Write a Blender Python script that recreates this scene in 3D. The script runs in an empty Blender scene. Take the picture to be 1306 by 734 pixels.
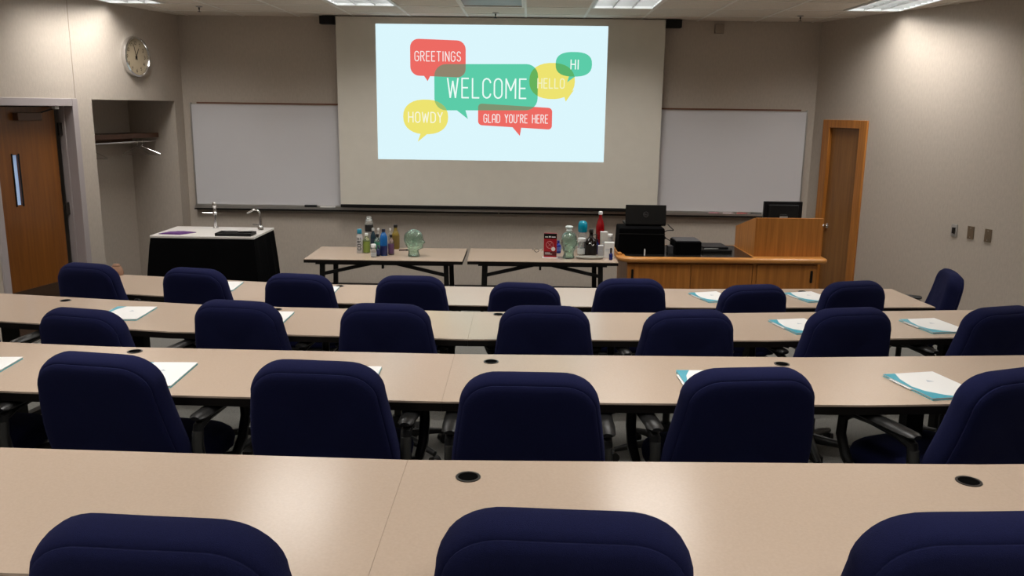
import bpy, math, random
from mathutils import Matrix, Vector
random.seed(7)
S = bpy.context.scene
COL = S.collection
R = math.radians

# ------------------------------------------------------------------ camera
H = 2.151
def make_camera():
    pi, ya, ro = R(11.992), R(-1.038), R(0.736)
    fw = Vector((math.sin(ya)*math.cos(pi), math.cos(ya)*math.cos(pi), -math.sin(pi)))
    rt = Vector((math.cos(ya), -math.sin(ya), 0)); up = rt.cross(fw)
    r = math.cos(ro)*rt + math.sin(ro)*up
    u = -math.sin(ro)*rt + math.cos(ro)*up
    cd = bpy.data.cameras.new('camera'); co = bpy.data.objects.new('camera', cd); COL.objects.link(co)
    cd.sensor_width = 36; cd.lens = 1081.29*36/1306; cd.clip_start = .02
    m = Matrix.Identity(4)
    for i in range(3): m[i][0] = r[i]; m[i][1] = u[i]; m[i][2] = -fw[i]
    m[2][3] = H
    co.matrix_world = m
    S.camera = co
make_camera()

# ------------------------------------------------------------------ world, exposure
w = bpy.data.worlds.new('world'); S.world = w; w.use_nodes = True
w.node_tree.nodes['Background'].inputs[0].default_value = (.9, .85, .8, 1)
w.node_tree.nodes['Background'].inputs[1].default_value = .02
S.view_settings.view_transform = 'Standard'; S.view_settings.look = 'None'
S.view_settings.gamma = 1; S.view_settings.exposure = 0.0
S.view_settings.use_curve_mapping = False
LAMP_W = 20.0            # power of one ceiling troffer
LAMP_COL = (1, .95, .89)
LAMP_SPREAD = R(140)
GLOW_W = 1.6             # faint wide-angle glow of the same louvers

# ------------------------------------------------------------------ materials
MATS = {}
def lin(c): return tuple((x/12.92 if x <= .04045 else ((x+.055)/1.055)**2.4) for x in c)
def mat(name, col, rough=.6, metal=0, var=.0, vscale=30, bump=0, bscale=200, trans=0, spec=.5, sheen=0, emit=None, estr=1, stretch=None, coat=0, ior=1.45):
    if name in MATS: return MATS[name]
    m = bpy.data.materials.new(name); m.use_nodes = True; nt = m.node_tree; b = nt.nodes['Principled BSDF']
    b.inputs['Base Color'].default_value = (*col, 1); b.inputs['Roughness'].default_value = rough
    b.inputs['Metallic'].default_value = metal; b.inputs['Specular IOR Level'].default_value = spec
    b.inputs['Transmission Weight'].default_value = trans; b.inputs['IOR'].default_value = ior
    b.inputs['Coat Weight'].default_value = coat
    if sheen:
        b.inputs['Sheen Weight'].default_value = sheen; b.inputs['Sheen Roughness'].default_value = .4
        b.inputs['Sheen Tint'].default_value = (*[min(1, c*6+.1) for c in col], 1)
    if emit:
        b.inputs['Emission Color'].default_value = (*emit, 1); b.inputs['Emission Strength'].default_value = estr
    if var or bump:
        tc = nt.nodes.new('ShaderNodeTexCoord'); mp = nt.nodes.new('ShaderNodeMapping')
        nt.links.new(tc.outputs['Object'], mp.inputs[0])
        if stretch: mp.inputs['Scale'].default_value = stretch
    if var:
        n = nt.nodes.new('ShaderNodeTexNoise'); n.inputs['Scale'].default_value = vscale; n.inputs['Detail'].default_value = 5
        nt.links.new(mp.outputs[0], n.inputs['Vector'])
        rp = nt.nodes.new('ShaderNodeValToRGB'); rp.color_ramp.elements[0].position = .3; rp.color_ramp.elements[1].position = .7
        rp.color_ramp.elements[0].color = (*[c*(1-var) for c in col], 1); rp.color_ramp.elements[1].color = (*[min(1, c*(1+var)) for c in col], 1)
        nt.links.new(n.outputs['Fac'], rp.inputs[0]); nt.links.new(rp.outputs[0], b.inputs['Base Color'])
    if bump:
        n2 = nt.nodes.new('ShaderNodeTexNoise'); n2.inputs['Scale'].default_value = bscale; n2.inputs['Detail'].default_value = 3
        nt.links.new(mp.outputs[0], n2.inputs['Vector'])
        bp = nt.nodes.new('ShaderNodeBump'); bp.inputs['Strength'].default_value = bump; bp.inputs['Distance'].default_value = .01
        nt.links.new(n2.outputs['Fac'], bp.inputs['Height']); nt.links.new(bp.outputs[0], b.inputs['Normal'])
    MATS[name] = m
    return m
def emis(name, srgb, k=1.0):
    if name in MATS: return MATS[name]
    m = bpy.data.materials.new(name); m.use_nodes = True; nt = m.node_tree; nt.nodes.clear()
    e = nt.nodes.new('ShaderNodeEmission'); o = nt.nodes.new('ShaderNodeOutputMaterial')
    e.inputs[0].default_value = (*lin(srgb), 1); e.inputs[1].default_value = k
    nt.links.new(e.outputs[0], o.inputs[0]); MATS[name] = m
    return m
def wood(name, dark, light, rough=.4, scale=(1, 1, 1), vert=True):
    m = bpy.data.materials.new(name); m.use_nodes = True; nt = m.node_tree; b = nt.nodes['Principled BSDF']
    tc = nt.nodes.new('ShaderNodeTexCoord'); mp = nt.nodes.new('ShaderNodeMapping'); nt.links.new(tc.outputs['Object'], mp.inputs[0])
    mp.inputs['Scale'].default_value = (38, 38, 1.6) if vert else (1.6, 38, 38)
    n = nt.nodes.new('ShaderNodeTexNoise'); n.inputs['Scale'].default_value = 1; n.inputs['Detail'].default_value = 6; n.inputs['Distortion'].default_value = .4
    nt.links.new(mp.outputs[0], n.inputs['Vector'])
    rp = nt.nodes.new('ShaderNodeValToRGB'); rp.color_ramp.elements[0].position = .3; rp.color_ramp.elements[1].position = .72
    rp.color_ramp.elements[0].color = (*dark, 1); rp.color_ramp.elements[1].color = (*light, 1)
    nt.links.new(n.outputs['Fac'], rp.inputs[0]); nt.links.new(rp.outputs[0], b.inputs['Base Color'])
    b.inputs['Roughness'].default_value = rough; MATS[name] = m
    return m
M = {}
M['wall'] = mat('vinyl_wallcovering', (.465, .408, .35), .75, var=.05, vscale=60, bump=.25, bscale=260, stretch=(1, 1, .35), spec=.3)
M['ceil'] = mat('mineral_ceiling_tile', (.74, .67, .59), .9, var=.08, vscale=90, bump=.4, bscale=160, spec=.1)
M['tbar'] = mat('ceiling_grid_paint', (.84, .80, .74), .5)
M['carpet'] = mat('grey_carpet', (.165, .162, .148), .95, var=.2, vscale=120, bump=.5, bscale=300, spec=.1)
M['base'] = mat('baseboard_rubber', (.03, .025, .022), .6)
M['lam'] = mat('beige_laminate', (.46, .36, .28), .22, var=.035, vscale=140, spec=.55)
M['blk'] = mat('black_edge', (.005, .004, .0035), .6, spec=.2)
M['steel'] = mat('black_steel', (.006, .0055, .0055), .5, spec=.25)
M['plast'] = mat('black_plastic', (.008, .008, .008), .4, spec=.35)
M['gplast'] = mat('grey_plastic', (.22, .22, .21), .35)
M['navy'] = mat('navy_fabric', (.0085, .0102, .041), .95, var=.12, vscale=260, bump=.3, bscale=700, spec=.08, sheen=.10)
M['navyb'] = mat('navy_fabric_piping', (.008, .008, .03), .9)
M['chrome'] = mat('chrome', (.75, .75, .75), .15, 1)
M['alu'] = mat('aluminium', (.55, .54, .52), .35, .9)
M['white'] = mat('white_paint', (.8, .79, .77), .45)
M['board'] = mat('whiteboard_enamel', (.62, .61, .63), .32, spec=.35)
M['cork'] = mat('red_brown_rail', (.16, .07, .04), .7)
M['screen'] = mat('matte_screen_fabric', (.64, .61, .54), .85, var=.02, vscale=8, spec=.1)
M['frame'] = mat('mauve_grey_door_paint', (.36, .32, .32), .45)
M['oak'] = wood('honey_oak', (.31, .110, .017), (.50, .195, .036), .38)
M['oakh'] = wood('honey_oak_edge', (.42, .17, .035), (.60, .27, .07), .3, vert=False)
M['oakd'] = wood('oak_door_leaf', (.20, .085, .022), (.29, .13, .035), .4)
M['dleaf'] = wood('stained_door_leaf', (.14, .044, .005), (.21, .070, .008), .4)
M['shelf'] = mat('dark_shelf_wood', (.10, .045, .025), .5, var=.2, vscale=12)
M['drape'] = mat('black_drape', (.0022, .0022, .0026), .95, bump=.2, bscale=500, spec=.05)
M['stone'] = mat('white_counter', (.66, .63, .60), .3, var=.03)
M['purple'] = mat('purple_cloth', (.10, .03, .16), .8)
M['paper'] = mat('white_paper', (.74, .74, .73), .5)
M['teal'] = mat('teal_print', (.045, .32, .42), .4)
M['tealL'] = mat('pale_teal_print', (.20, .55, .62), .4)
M['greyp'] = mat('grey_print', (.45, .5, .55), .5)
M['glassg'] = mat('green_glass', (.74, .94, .86), .03, trans=1, ior=1.5, bump=.9, bscale=28)
M['clear'] = mat('clear_plastic', (.85, .88, .88), .06, trans=.9, ior=1.35)
M['tv'] = mat('dark_bezel', (.006, .006, .007), .35, spec=.3)
M['bezel2'] = mat('charcoal_lid', (.007, .0065, .006), .5, spec=.25)
M['plate'] = mat('bronze_wall_plate', (.17, .13, .09), .4, .3)
M['plateg'] = mat('grey_wall_plate', (.34, .32, .30), .4)

# ------------------------------------------------------------------ mesh helpers
class MB:
    def __init__(s): s.v = []; s.f = []
    def add(s, vs, fs):
        o = len(s.v); s.v += [tuple(v) for v in vs]; s.f += [tuple(i+o for i in f) for f in fs]; return s
    def box(s, x0, x1, y0, y1, z0, z1):
        vs = [(x, y, z) for z in (z0, z1) for y in (y0, y1) for x in (x0, x1)]
        return s.add(vs, [(0, 2, 3, 1), (4, 5, 7, 6), (0, 1, 5, 4), (2, 6, 7, 3), (0, 4, 6, 2), (1, 3, 7, 5)])
    def cbox(s, c, d): return s.box(c[0]-d[0]/2, c[0]+d[0]/2, c[1]-d[1]/2, c[1]+d[1]/2, c[2]-d[2]/2, c[2]+d[2]/2)
    def prism(s, poly, z0, z1):
        n = len(poly)
        a = sum(poly[i][0]*poly[(i+1) % n][1]-poly[(i+1) % n][0]*poly[i][1] for i in range(n))
        if a < 0: poly = poly[::-1]
        vs = [(x, y, z0) for x, y in poly]+[(x, y, z1) for x, y in poly]
        return s.add(vs, [tuple(range(n))[::-1], tuple(range(n, 2*n))]+[(i, (i+1) % n, n+(i+1) % n, n+i) for i in range(n)])
    def loft(s, rings, cap0=True, cap1=True):
        n = len(rings[0]); vs = [p for r in rings for p in r]; fs = []
        for k in range(len(rings)-1):
            for i in range(n): fs.append((k*n+i, k*n+(i+1) % n, (k+1)*n+(i+1) % n, (k+1)*n+i))
        if cap0: fs.append(tuple(range(n))[::-1])
        if cap1: fs.append(tuple(range((len(rings)-1)*n, len(rings)*n)))
        return s.add(vs, fs)
    def lathe(s, prof, n=16, c=(0, 0, 0)):
        rings = [[(c[0]+r*math.cos(2*math.pi*i/n), c[1]+r*math.sin(2*math.pi*i/n), c[2]+z) for i in range(n)] for r, z in prof]
        return s.loft(rings)
    def tube(s, pts, rad, n=8, closed=False):
        pts = [Vector(p) for p in pts]; rings = []; m = len(pts)
        rads = rad if isinstance(rad, (list, tuple)) else [rad]*m
        ref = None
        for i, p in enumerate(pts):
            if closed: t = pts[(i+1) % m]-pts[i-1]
            else: t = pts[min(i+1, m-1)]-pts[max(i-1, 0)]
            t.normalize()
            if ref is None:
                ref = Vector((0, 0, 1)) if abs(t.z) < .9 else Vector((1, 0, 0))
            a = t.cross(ref); a.normalize(); b = a.cross(t); b.normalize(); ref = b
            rings.append([tuple(p+rads[i]*(math.cos(2*math.pi*k/n)*a+math.sin(2*math.pi*k/n)*b)) for k in range(n)])
        if closed: rings.append(rings[0]); return s.loft(rings, False, False)
        return s.loft(rings)
    def bar(s, a, b, wd, ht):
        a, b = Vector(a), Vector(b); t = (b-a).normalized()
        ref = Vector((0, 0, 1)) if abs(t.z) < .95 else Vector((0, 1, 0))
        x = t.cross(ref).normalized(); y = x.cross(t).normalized()
        rr = [[tuple(p+sx*wd/2*x+sy*ht/2*y) for sx, sy in ((-1, -1), (1, -1), (1, 1), (-1, 1))] for p in (a, b)]
        return s.loft(rr)
    def map(s, fn): s.v = [tuple(fn(Vector(v))) for v in s.v]; return s
def obj(name, mb, m, parent=None, smooth=False, bevel=0, seg=2):
    me = bpy.data.meshes.new(name); me.from_pydata(mb.v, [], mb.f); me.update()
    me.validate()
    import bmesh
    bm = bmesh.new(); bm.from_mesh(me); bmesh.ops.recalc_face_normals(bm, faces=bm.faces); bm.to_mesh(me); bm.free()
    if isinstance(m, str): m = M[m]
    me.materials.append(m)
    o = bpy.data.objects.new(name, me); COL.objects.link(o)
    if parent: o.parent = parent
    if smooth:
        me.polygons.foreach_set('use_smooth', [True]*len(me.polygons))
        me.set_sharp_from_angle(angle=R(45)) if hasattr(me, 'set_sharp_from_angle') else None
    if bevel:
        b = o.modifiers.new('bevel', 'BEVEL'); b.width = bevel; b.segments = seg; b.limit_method = 'ANGLE'
    return o
def tag(o, label, cat, group=None, kind=None):
    if label: o['label'] = label
    if cat: o['category'] = cat
    if group: o['group'] = group
    if kind: o['kind'] = kind
    return o
def struct(o, label=None, cat=None):
    o['kind'] = 'structure'
    if label: o['label'] = label
    if cat: o['category'] = cat
    return o
def thing(name, label, cat, loc=(0, 0, 0), rz=0, group=None):
    o = bpy.data.objects.new(name, None); COL.objects.link(o); o.empty_display_size = .1
    o.location = loc; o.rotation_euler = (0, 0, rz)
    return tag(o, label, cat, group)
def dup(root):
    r = root.copy(); COL.objects.link(r)
    for ch in root.children:
        c = ch.copy(); COL.objects.link(c); c.parent = r
        for g in ch.children:
            d = g.copy(); COL.objects.link(d); d.parent = c
    return r
def clip(poly, cp):
    """Sutherland-Hodgman: clip poly by convex ccw polygon cp"""
    out = list(poly)
    for i in range(len(cp)):
        a, b = cp[i], cp[(i+1) % len(cp)]; inp = out; out = []
        ins = lambda p: (b[0]-a[0])*(p[1]-a[1])-(b[1]-a[1])*(p[0]-a[0]) >= -1e-9
        for j in range(len(inp)):
            p, q = inp[j-1], inp[j]
            if ins(p) != ins(q):
                d1 = (b[0]-a[0])*(p[1]-a[1])-(b[1]-a[1])*(p[0]-a[0]); d2 = (b[0]-a[0])*(q[1]-a[1])-(b[1]-a[1])*(q[0]-a[0])
                t = d1/(d1-d2); out.append((p[0]+t*(q[0]-p[0]), p[1]+t*(q[1]-p[1])))
            if ins(q): out.append(q)
        if not out: return []
    return out
def area(poly): return abs(sum(poly[i-1][0]*poly[i][1]-poly[i][0]*poly[i-1][1] for i in range(len(poly))))/2

# ------------------------------------------------------------------ room shell
D = 9.8; CEIL = 3.114; TOP = 3.42; YB = -2.4
AL, AR = R(11.828), R(19.635)
XL, XR = -3.95, 3.20
xl = lambda y: XL-(D-y)*math.tan(AL)
xr = lambda y: XR+(D-y)*math.tan(AR)
ROOM = [(xl(YB), YB), (xr(YB), YB), (XR, D), (XL, D)]
ROTL, ROTR = R(-90)-AL, R(-90)+AR

o = obj('floor', MB().prism([(xl(YB)-.1, YB-.1), (xr(YB)+.1, YB-.1), (XR+.1, D+.1), (XL-.1, D+.1)], -.12, 0), 'carpet'); struct(o)
o = obj('wall_front', MB().box(XL-.4, XR+.4, D, D+.12, 0, TOP), 'wall'); struct(o)
o = obj('wall_back', MB().box(xl(YB)-.4, xr(YB)+.4, YB-.12, YB, 0, TOP), 'wall'); struct(o)
LEN = (D-YB)/math.cos(AL)+.2
# left wall: local x = distance from the front corner, local +y = into the room
NS0, NS1, NZ = .159, 1.492, 2.178          # coat niche opening
DS0, DS1, DZ = 1.757, 2.735, 2.134         # door opening
mb = MB()
mb.box(-.1, NS0, -.12, 0, 0, TOP); mb.box(NS0, NS1, -.12, 0, NZ, TOP); mb.box(NS1, DS0, -.12, 0, 0, TOP)
mb.box(DS0, DS1, -.12, 0, DZ, TOP); mb.box(DS1, LEN, -.12, 0, 0, TOP)
# niche box
ND = .6
mb.box(NS0-.1, NS0, -ND-.1, -.12, 0, NZ+.1); mb.box(NS1, NS1+.1, -ND-.1, -.12, 0, NZ+.1)
mb.box(NS0, NS1, -ND-.1, -ND, 0, NZ+.1); mb.box(NS0, NS1, -ND, -.12, NZ, NZ+.1)
wl = obj('wall_left', mb, 'wall'); struct(wl); wl.location = (XL, D, 0); wl.rotation_euler = (0, 0, ROTL)
obj('wallcovering_seam', MB().box(1.705, 1.712, 0, .0015, 2.19, CEIL), 'base' if 0 else mat('seam', (.30, .25, .20), .8), wl)
# right wall: local x = distance from the front corner, local +y = out of the room
LENR = (D-YB)/math.cos(AR)+.2
RD0, RD1, RDZ = .252, .812, 2.022
mb = MB(); mb.box(-.1, RD0, 0, .12, 0, TOP); mb.box(RD0, RD1, 0, .12, RDZ, TOP); mb.box(RD1, LENR, 0, .12, 0, TOP)
wr = obj('wall_right', mb, 'wall'); struct(wr); wr.location = (XR, D, 0); wr.rotation_euler = (0, 0, ROTR)
# baseboards
o = obj('baseboard_front', MB().box(XL, XR, D-.012, D, 0, .10), 'base'); struct(o)
o = obj('baseboard_left', MB().box(0, NS0, 0, .012, 0, .10).box(NS1, DS0-.06, 0, .012, 0, .10).box(DS1+.06, LEN-.4, 0, .012, 0, .1), 'base'); struct(o)
o.location = wl.location; o.rotation_euler = wl.rotation_euler
o = obj('baseboard_right', MB().box(0.02, RD0-.07, -.012, 0, 0, .10).box(RD1+.07, LENR-.5, -.012, 0, 0, .10), 'base'); struct(o)
o.location = wr.location; o.rotation_euler = wr.rotation_euler

# seating tiers
FL = {1: .51, 2: .38, 3: .25, 4: .12}
TZ = {r: FL[r]+.72 for r in FL}
L = 1.53
# far-edge polylines of the four table rows: (Y of the seam at X = -.31, outward slopes left, outward slopes right)
ROWS = {1: (2.11, [.025], [.03, .07]),
        2: (3.545, [.012, .085], [.03, .095]),
        3: (4.868, [.03, .155], [.05, .125, .17]),
        4: (6.195, [.0, .165], [.035, .085])}
SEAM = {1: -.31, 2: -.31, 3: -.31, 4: -.22}; RL = {1: 1.53, 2: 1.53, 3: 1.53, 4: 1.50}
def row_pts(r):
    y0, ls, rs = ROWS[r]; L = RL[r]; left = [(SEAM[r], y0)]; right = [(SEAM[r], y0)]
    for s in ls:
        a = math.atan(s); p = left[-1]; left.append((p[0]-L*math.cos(a), p[1]+L*math.sin(a)))
    for s in rs:
        a = math.atan(s); p = right[-1]; right.append((p[0]+L*math.cos(a), p[1]+L*math.sin(a)))
    return left[::-1]+right[1:]
def offset(pts, d):
    """polyline moved d towards the back of the room, mitred"""
    out = []
    for i, p in enumerate(pts):
        ns = []
        if i > 0: t = Vector((p[0]-pts[i-1][0], p[1]-pts[i-1][1])).normalized(); ns.append(Vector((t.y, -t.x)))
        if i < len(pts)-1: t = Vector((pts[i+1][0]-p[0], pts[i+1][1]-p[1])).normalized(); ns.append(Vector((t.y, -t.x)))
        n = sum(ns, Vector((0, 0))).normalized(); k = d/max(.3, n.dot(ns[0])); out.append((p[0]+n.x*k, p[1]+n.y*k))
    return out
for r in (4, 3, 2, 1):
    line = offset(row_pts(r), -.09)
    a, b = line[0], line[1]; c, d_ = line[-1], line[-2]
    sl = (a[1]-b[1])/(a[0]-b[0]); sr = (c[1]-d_[1])/(c[0]-d_[0])
    ext = [(-8, a[1]+sl*(-8-a[0]))]+line+[(9, c[1]+sr*(9-c[0]))]
    poly = [(-8, YB), (9, YB)]+ext[::-1]
    # clip with the room (the room is convex)
    pl = clip(poly, ROOM)
    o = obj('floor_tier', MB().prism(pl, FL[r]-.13 if r != 4 else 0.0, FL[r]), 'carpet'); struct(o)

# ceiling: slab, tee grid, tiles
cl = obj('ceiling', MB().prism([(xl(YB)-.1, YB-.1), (xr(YB)+.1, YB-.1), (XR+.1, D+.1), (XL-.1, D+.1)], TOP, TOP+.1), 'white'); struct(cl)
T = .63; GX0 = -.06; GY0 = 8.68
LIGHTS = []
for cx_, n_ in ((-1.939, 0), (.571, 0)):
    for k in range(4): LIGHTS.append((cx_, GY0-k*4*T-2*T, .0))
wid = T
holes = [(x, x+T, y, y+2*T) for x, y, _ in LIGHTS]
# lights next to the side walls (narrower remaining strip)
def wall_light_x(y, left): return xl(y)+.03 if left else xr(y)-.03-.54
SIDE = []
for k in range(4):
    yf = GY0-k*4*T
    SIDE.append((xl(yf)+.02, yf-2*T, True)); SIDE.append((xr(yf)-.02-.56, yf-2*T, False))
holes += [(x, x+.56, y, y+2*T) for x, y, _ in SIDE]
VENT = (GX0-T, GX0, GY0-T, GY0)
holes.append(VENT)
rest = MB(); gridm = MB()
def in_hole(px, py): return any(a-.001 <= px <= b+.001 and c-.001 <= py <= d+.001 for a, b, c, d in holes)
def sub_rects(x0, x1, y0, y1):
    """tile rectangle minus holes that overlap it (holes share the y grid)"""
    out = [(x0, x1)]
    for a, b, c, d in holes:
        if d <= y0+.01 or c >= y1-.01: continue
        nxt = []
        for u, v in out:
            if b <= u or a >= v: nxt.append((u, v)); continue
            if a-u > .02: nxt.append((u, a))
            if v-b > .02: nxt.append((b, v))
        out = nxt
    return [(u, v, y0, y1) for u, v in out]
for j in range(-18, 2):
    for i in range(-13, 13):
        x0 = GX0+i*T; y0 = GY0+j*T
        for (a, b, c, d) in sub_rects(x0, x0+T, y0, y0+T):
            pl = clip([(a+.012, c+.012), (b-.012, c+.012), (b-.012, d-.012), (a+.012, d-.012)], ROOM)
            if len(pl) < 3 or area(pl) < .004: continue
            if y0 > 6.1: obj('ceiling_tile', MB().prism(pl, CEIL, CEIL+.016), 'ceil', cl)
            else: rest.prism(pl, CEIL, CEIL+.016)
        for (a, b, c, d) in ((x0-.012, x0+.012, y0, y0+T), (x0, x0+T, y0-.012, y0+.012)):
            mx, my = (a+b)/2, (c+d)/2
            if any(A+.03 < mx < B-.03 and C+.03 < my < D_-.03 for A, B, C, D_ in holes): continue
            pl = clip([(a, c), (b, c), (b, d), (a, d)], ROOM)
            if len(pl) >= 3 and area(pl) > 1e-4: gridm.prism(pl, CEIL-.004, CEIL+.02)
obj('ceiling_grid', gridm, 'tbar', cl)
o = obj('ceiling_tile_field', rest, 'ceil', cl); o['kind'] = 'stuff'

# troffers
def troffer(x0, y0, wdt, label, group=None):
    t = thing('ceiling_light', label, 'ceiling light', (x0+wdt/2, y0+T, CEIL), 0, group)
    hw, hl = wdt/2-.014, T-.014
    f = MB(); f.box(-hw, hw, -hl, -hl+.02, -.006, .14); f.box(-hw, hw, hl-.02, hl, -.006, .14)
    f.box(-hw, -hw+.02, -hl+.02, hl-.02, -.006, .14); f.box(hw-.02, hw, -hl+.02, hl-.02, -.006, .14); f.box(-hw, hw, -hl, hl, .14, .15)
    obj('housing', f, 'white', t)
    lv = MB()
    for k in (1, 2): xx = -hw+.02+(2*hw-.04)*k/3; lv.box(xx-.004, xx+.004, -hl+.02, hl-.02, 0.0, .06)
    nb = 10
    for k in range(1, nb):
        yy = -hl+.02+(2*hl-.04)*k/nb; lv.box(-hw+.02, hw-.02, yy-.003, yy+.003, .002, .058)
    obj('louver', lv, 'alu', t)
    for k in (0, 1, 2):
        xx = -hw+.02+(2*hw-.04)*(k+.5)/3
        obj('tube', MB().tube([(xx, -hl+.05, .10), (xx, hl-.05, .10)], .014, 10), emis('fluorescent_tube', (.95, .98, 1), 12.0), t, True)
    ld = bpy.data.lights.new('troffer_lamp', 'AREA'); ld.shape = 'RECTANGLE'; ld.size = 2*hw-.05; ld.size_y = 2*hl-.05
    ld.energy = LAMP_W; ld.color = LAMP_COL; ld.spread = LAMP_SPREAD
    lo = bpy.data.objects.new('lamp', ld); COL.objects.link(lo); lo.parent = t; lo.location = (0, 0, -.008)
    l2 = ld.copy(); l2.energy = GLOW_W; l2.spread = R(152)
    lo = bpy.data.objects.new('lamp', l2); COL.objects.link(lo); lo.parent = t; lo.location = (0, 0, -.010)
    return t
OUT = 'recessed ceiling light over the seating rows, outside the photo'
for i, (x, y, _) in enumerate(LIGHTS):
    vis = i in (0, 4)
    troffer(x, y, T, ('recessed ceiling light above the left part of the projection screen' if i == 0 else 'recessed ceiling light above the right part of the projection screen') if vis else OUT,
            None if vis else 'ceiling lights over the seating')
for i, (x, y, left) in enumerate(SIDE):
    vis = i < 2
    troffer(x, y, .56, ('recessed ceiling light touching the left wall above the clock' if left else 'recessed ceiling light touching the right wall above the oak door') if vis else OUT,
            None if vis else 'ceiling lights over the seating')
# return-air panel
t = thing('ceiling_vent', 'grey slotted air panel set in the ceiling above the projected slide', 'vent', (GX0-T/2, GY0-T/2, CEIL))
hw = T/2-.014
mb = MB(); mb.box(-hw, hw, -hw, -hw+.02, -.004, .02); mb.box(-hw, hw, hw-.02, hw, -.004, .02); mb.box(-hw, -hw+.02, -hw+.02, hw-.02, -.004, .02); mb.box(hw-.02, hw, -hw+.02, hw-.02, -.004, .02)
obj('frame', mb, 'tbar', t)
for k in range(12):
    yy = -hw+.02+(k+.5)*(2*hw-.04)/12
    obj('slat', MB().bar((-hw+.02, yy, .006), (hw-.02, yy, .006), .034, .003), 'plateg', t)
obj('back', MB().box(-hw, hw, -hw, hw, .03, .036), 'plast', t)
# sprinklers
for x, y, lb in ((-.374, 9.193, 'small sprinkler head in the ceiling just in front of the screen centre'), (2.768, 9.177, 'small sprinkler head in the ceiling near the oak door corner'), (-3.36, 8.9, 'small sprinkler head in the ceiling near the clock corner')):
    t = thing('sprinkler_head', lb, 'sprinkler', (x, y, CEIL))
    obj('escutcheon', MB().lathe([(0, 0), (.035, 0), (.03, -.008), (.012, -.012), (0, -.012)], 14), 'plateg', t, True)
    obj('nozzle', MB().lathe([(.008, -.01), (.008, -.03), (.004, -.035), (.004, -.05), (.018, -.052), (.018, -.055), (0, -.055)], 12), mat('dark_bronze', (.03, .025, .02), .5), t, True)

# ------------------------------------------------------------------ left door (door_1)
d1 = thing('door_1', None, None); struct(d1, 'stained brown door with a narrow vision panel in a mauve grey frame on the left wall')
d1.location = wl.location; d1.rotation_euler = wl.rotation_euler
f = MB(); fw_ = .05
f.box(DS0-fw_, DS0+.02, -.14, .02, 0, DZ+fw_); f.box(DS1-.02, DS1+fw_, -.14, .02, 0, DZ+fw_); f.box(DS0+.02, DS1-.02, -.14, .02, DZ-.02, DZ+fw_)
f.box(DS0+.02, DS0+.035, -.14, -.075, 0, DZ-.02); f.box(DS1-.035, DS1-.02, -.14, -.075, 0, DZ-.02)
obj('door_frame', f, 'frame', d1, bevel=.004)
lf0, lf1 = DS0+.095, DS1-.025
vp = (2.335, 2.40, 1.24, 1.685)
m_ = MB(); y0, y1 = -.175, -.13
m_.box(lf0, vp[0], y0, y1, .01, DZ-.03); m_.box(vp[1], lf1, y0, y1, .01, DZ-.03); m_.box(vp[0], vp[1], y0, y1, .01, vp[2]); m_.box(vp[0], vp[1], y0, y1, vp[3], DZ-.03)
lf = obj('leaf', m_, 'dleaf', d1)
g = obj('vision_pane', MB().box(vp[0], vp[1], -.158, -.150, vp[2], vp[3]), mat('glowing_pane', (.45, .55, .7), .3, emit=lin((.55, .66, .82)), estr=.55), lf)  # the pane's blue brightness is put in as emission of its own
obj('vision_trim', MB().box(vp[0]-.012, vp[0], -.13, -.124, vp[2]-.012, vp[3]+.012).box(vp[1], vp[1]+.012, -.13, -.124, vp[2]-.012, vp[3]+.012), 'steel', lf)
obj('kick_plate', MB().box(lf0+.01, lf1-.01, -.13, -.127, .02, .47), mat('brown_kick_plate', (.07, .04, .025), .4, .3), lf)
obj('gap_shade_sheet', MB().box(DS0+.0, DS1, -.30, -.26, .01, DZ+.05), 'steel', d1)  # black sheet across the opening, standing in for shade beside the leaf
for z in (.35, 1.15, 1.90):
    obj('hinge', MB().box(DS0+.03, DS0+.075, -.13, -.105, z-.06, z+.06), mat('dark_hinge', (.04, .035, .03), .4, .5), d1, bevel=.004)
c = obj('door_closer', MB().box(2.07, 2.35, -.13, -.07, 1.985, 2.055), mat('bronze_closer', (.10, .05, .03), .45), d1, bevel=.006)
obj('closer_arm', MB().bar((2.07, -.095, 2.05), (1.92, -.07, 2.09), .02, .008), 'steel', c)
obj('door_stop_bracket', MB().box(1.885, 1.935, -.075, -.04, 2.085, 2.112), 'white', d1)
obj('threshold', MB().box(DS0+.02, DS1-.02, -.16, 0, 0, .01), 'alu', d1)

# ------------------------------------------------------------------ right door (door_2)
d2 = thing('door_2', None, None); struct(d2, 'honey oak flush door in an oak frame at the front of the right wall')
d2.location = wr.location; d2.rotation_euler = wr.rotation_euler
f = MB(); f.box(RD0-.065, RD0+.045, -.022, .11, 0, RDZ+.045); f.box(RD1-.045, RD1+.065, -.022, .11, 0, RDZ+.045); f.box(RD0+.045, RD1-.045, -.022, .11, RDZ-.04, RDZ+.045)
obj('door_frame', f, 'oak', d2, bevel=.005)
obj('leaf', MB().box(RD0+.047, RD1-.047, .02, .06, .01, RDZ-.042), 'oakd', d2)
for z in (.25, 1.0, 1.77):
    obj('hinge', MB().box(RD1-.052, RD1-.036, -.002, .022, z-.05, z+.05), mat('brass', (.6, .42, .16), .3, 1), d2, bevel=.003)
kn = obj('knob', MB().lathe([(.028, 0), (.028, .006), (.01, .01), (.01, .04), (.026, .05), (.028, .065), (.018, .078), (0, .08)], 14).map(lambda v: Vector((v.x, -v.z, v.y))), 'chrome', d2, True)
kn.location = (RD0+.10, .02, .91)

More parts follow.
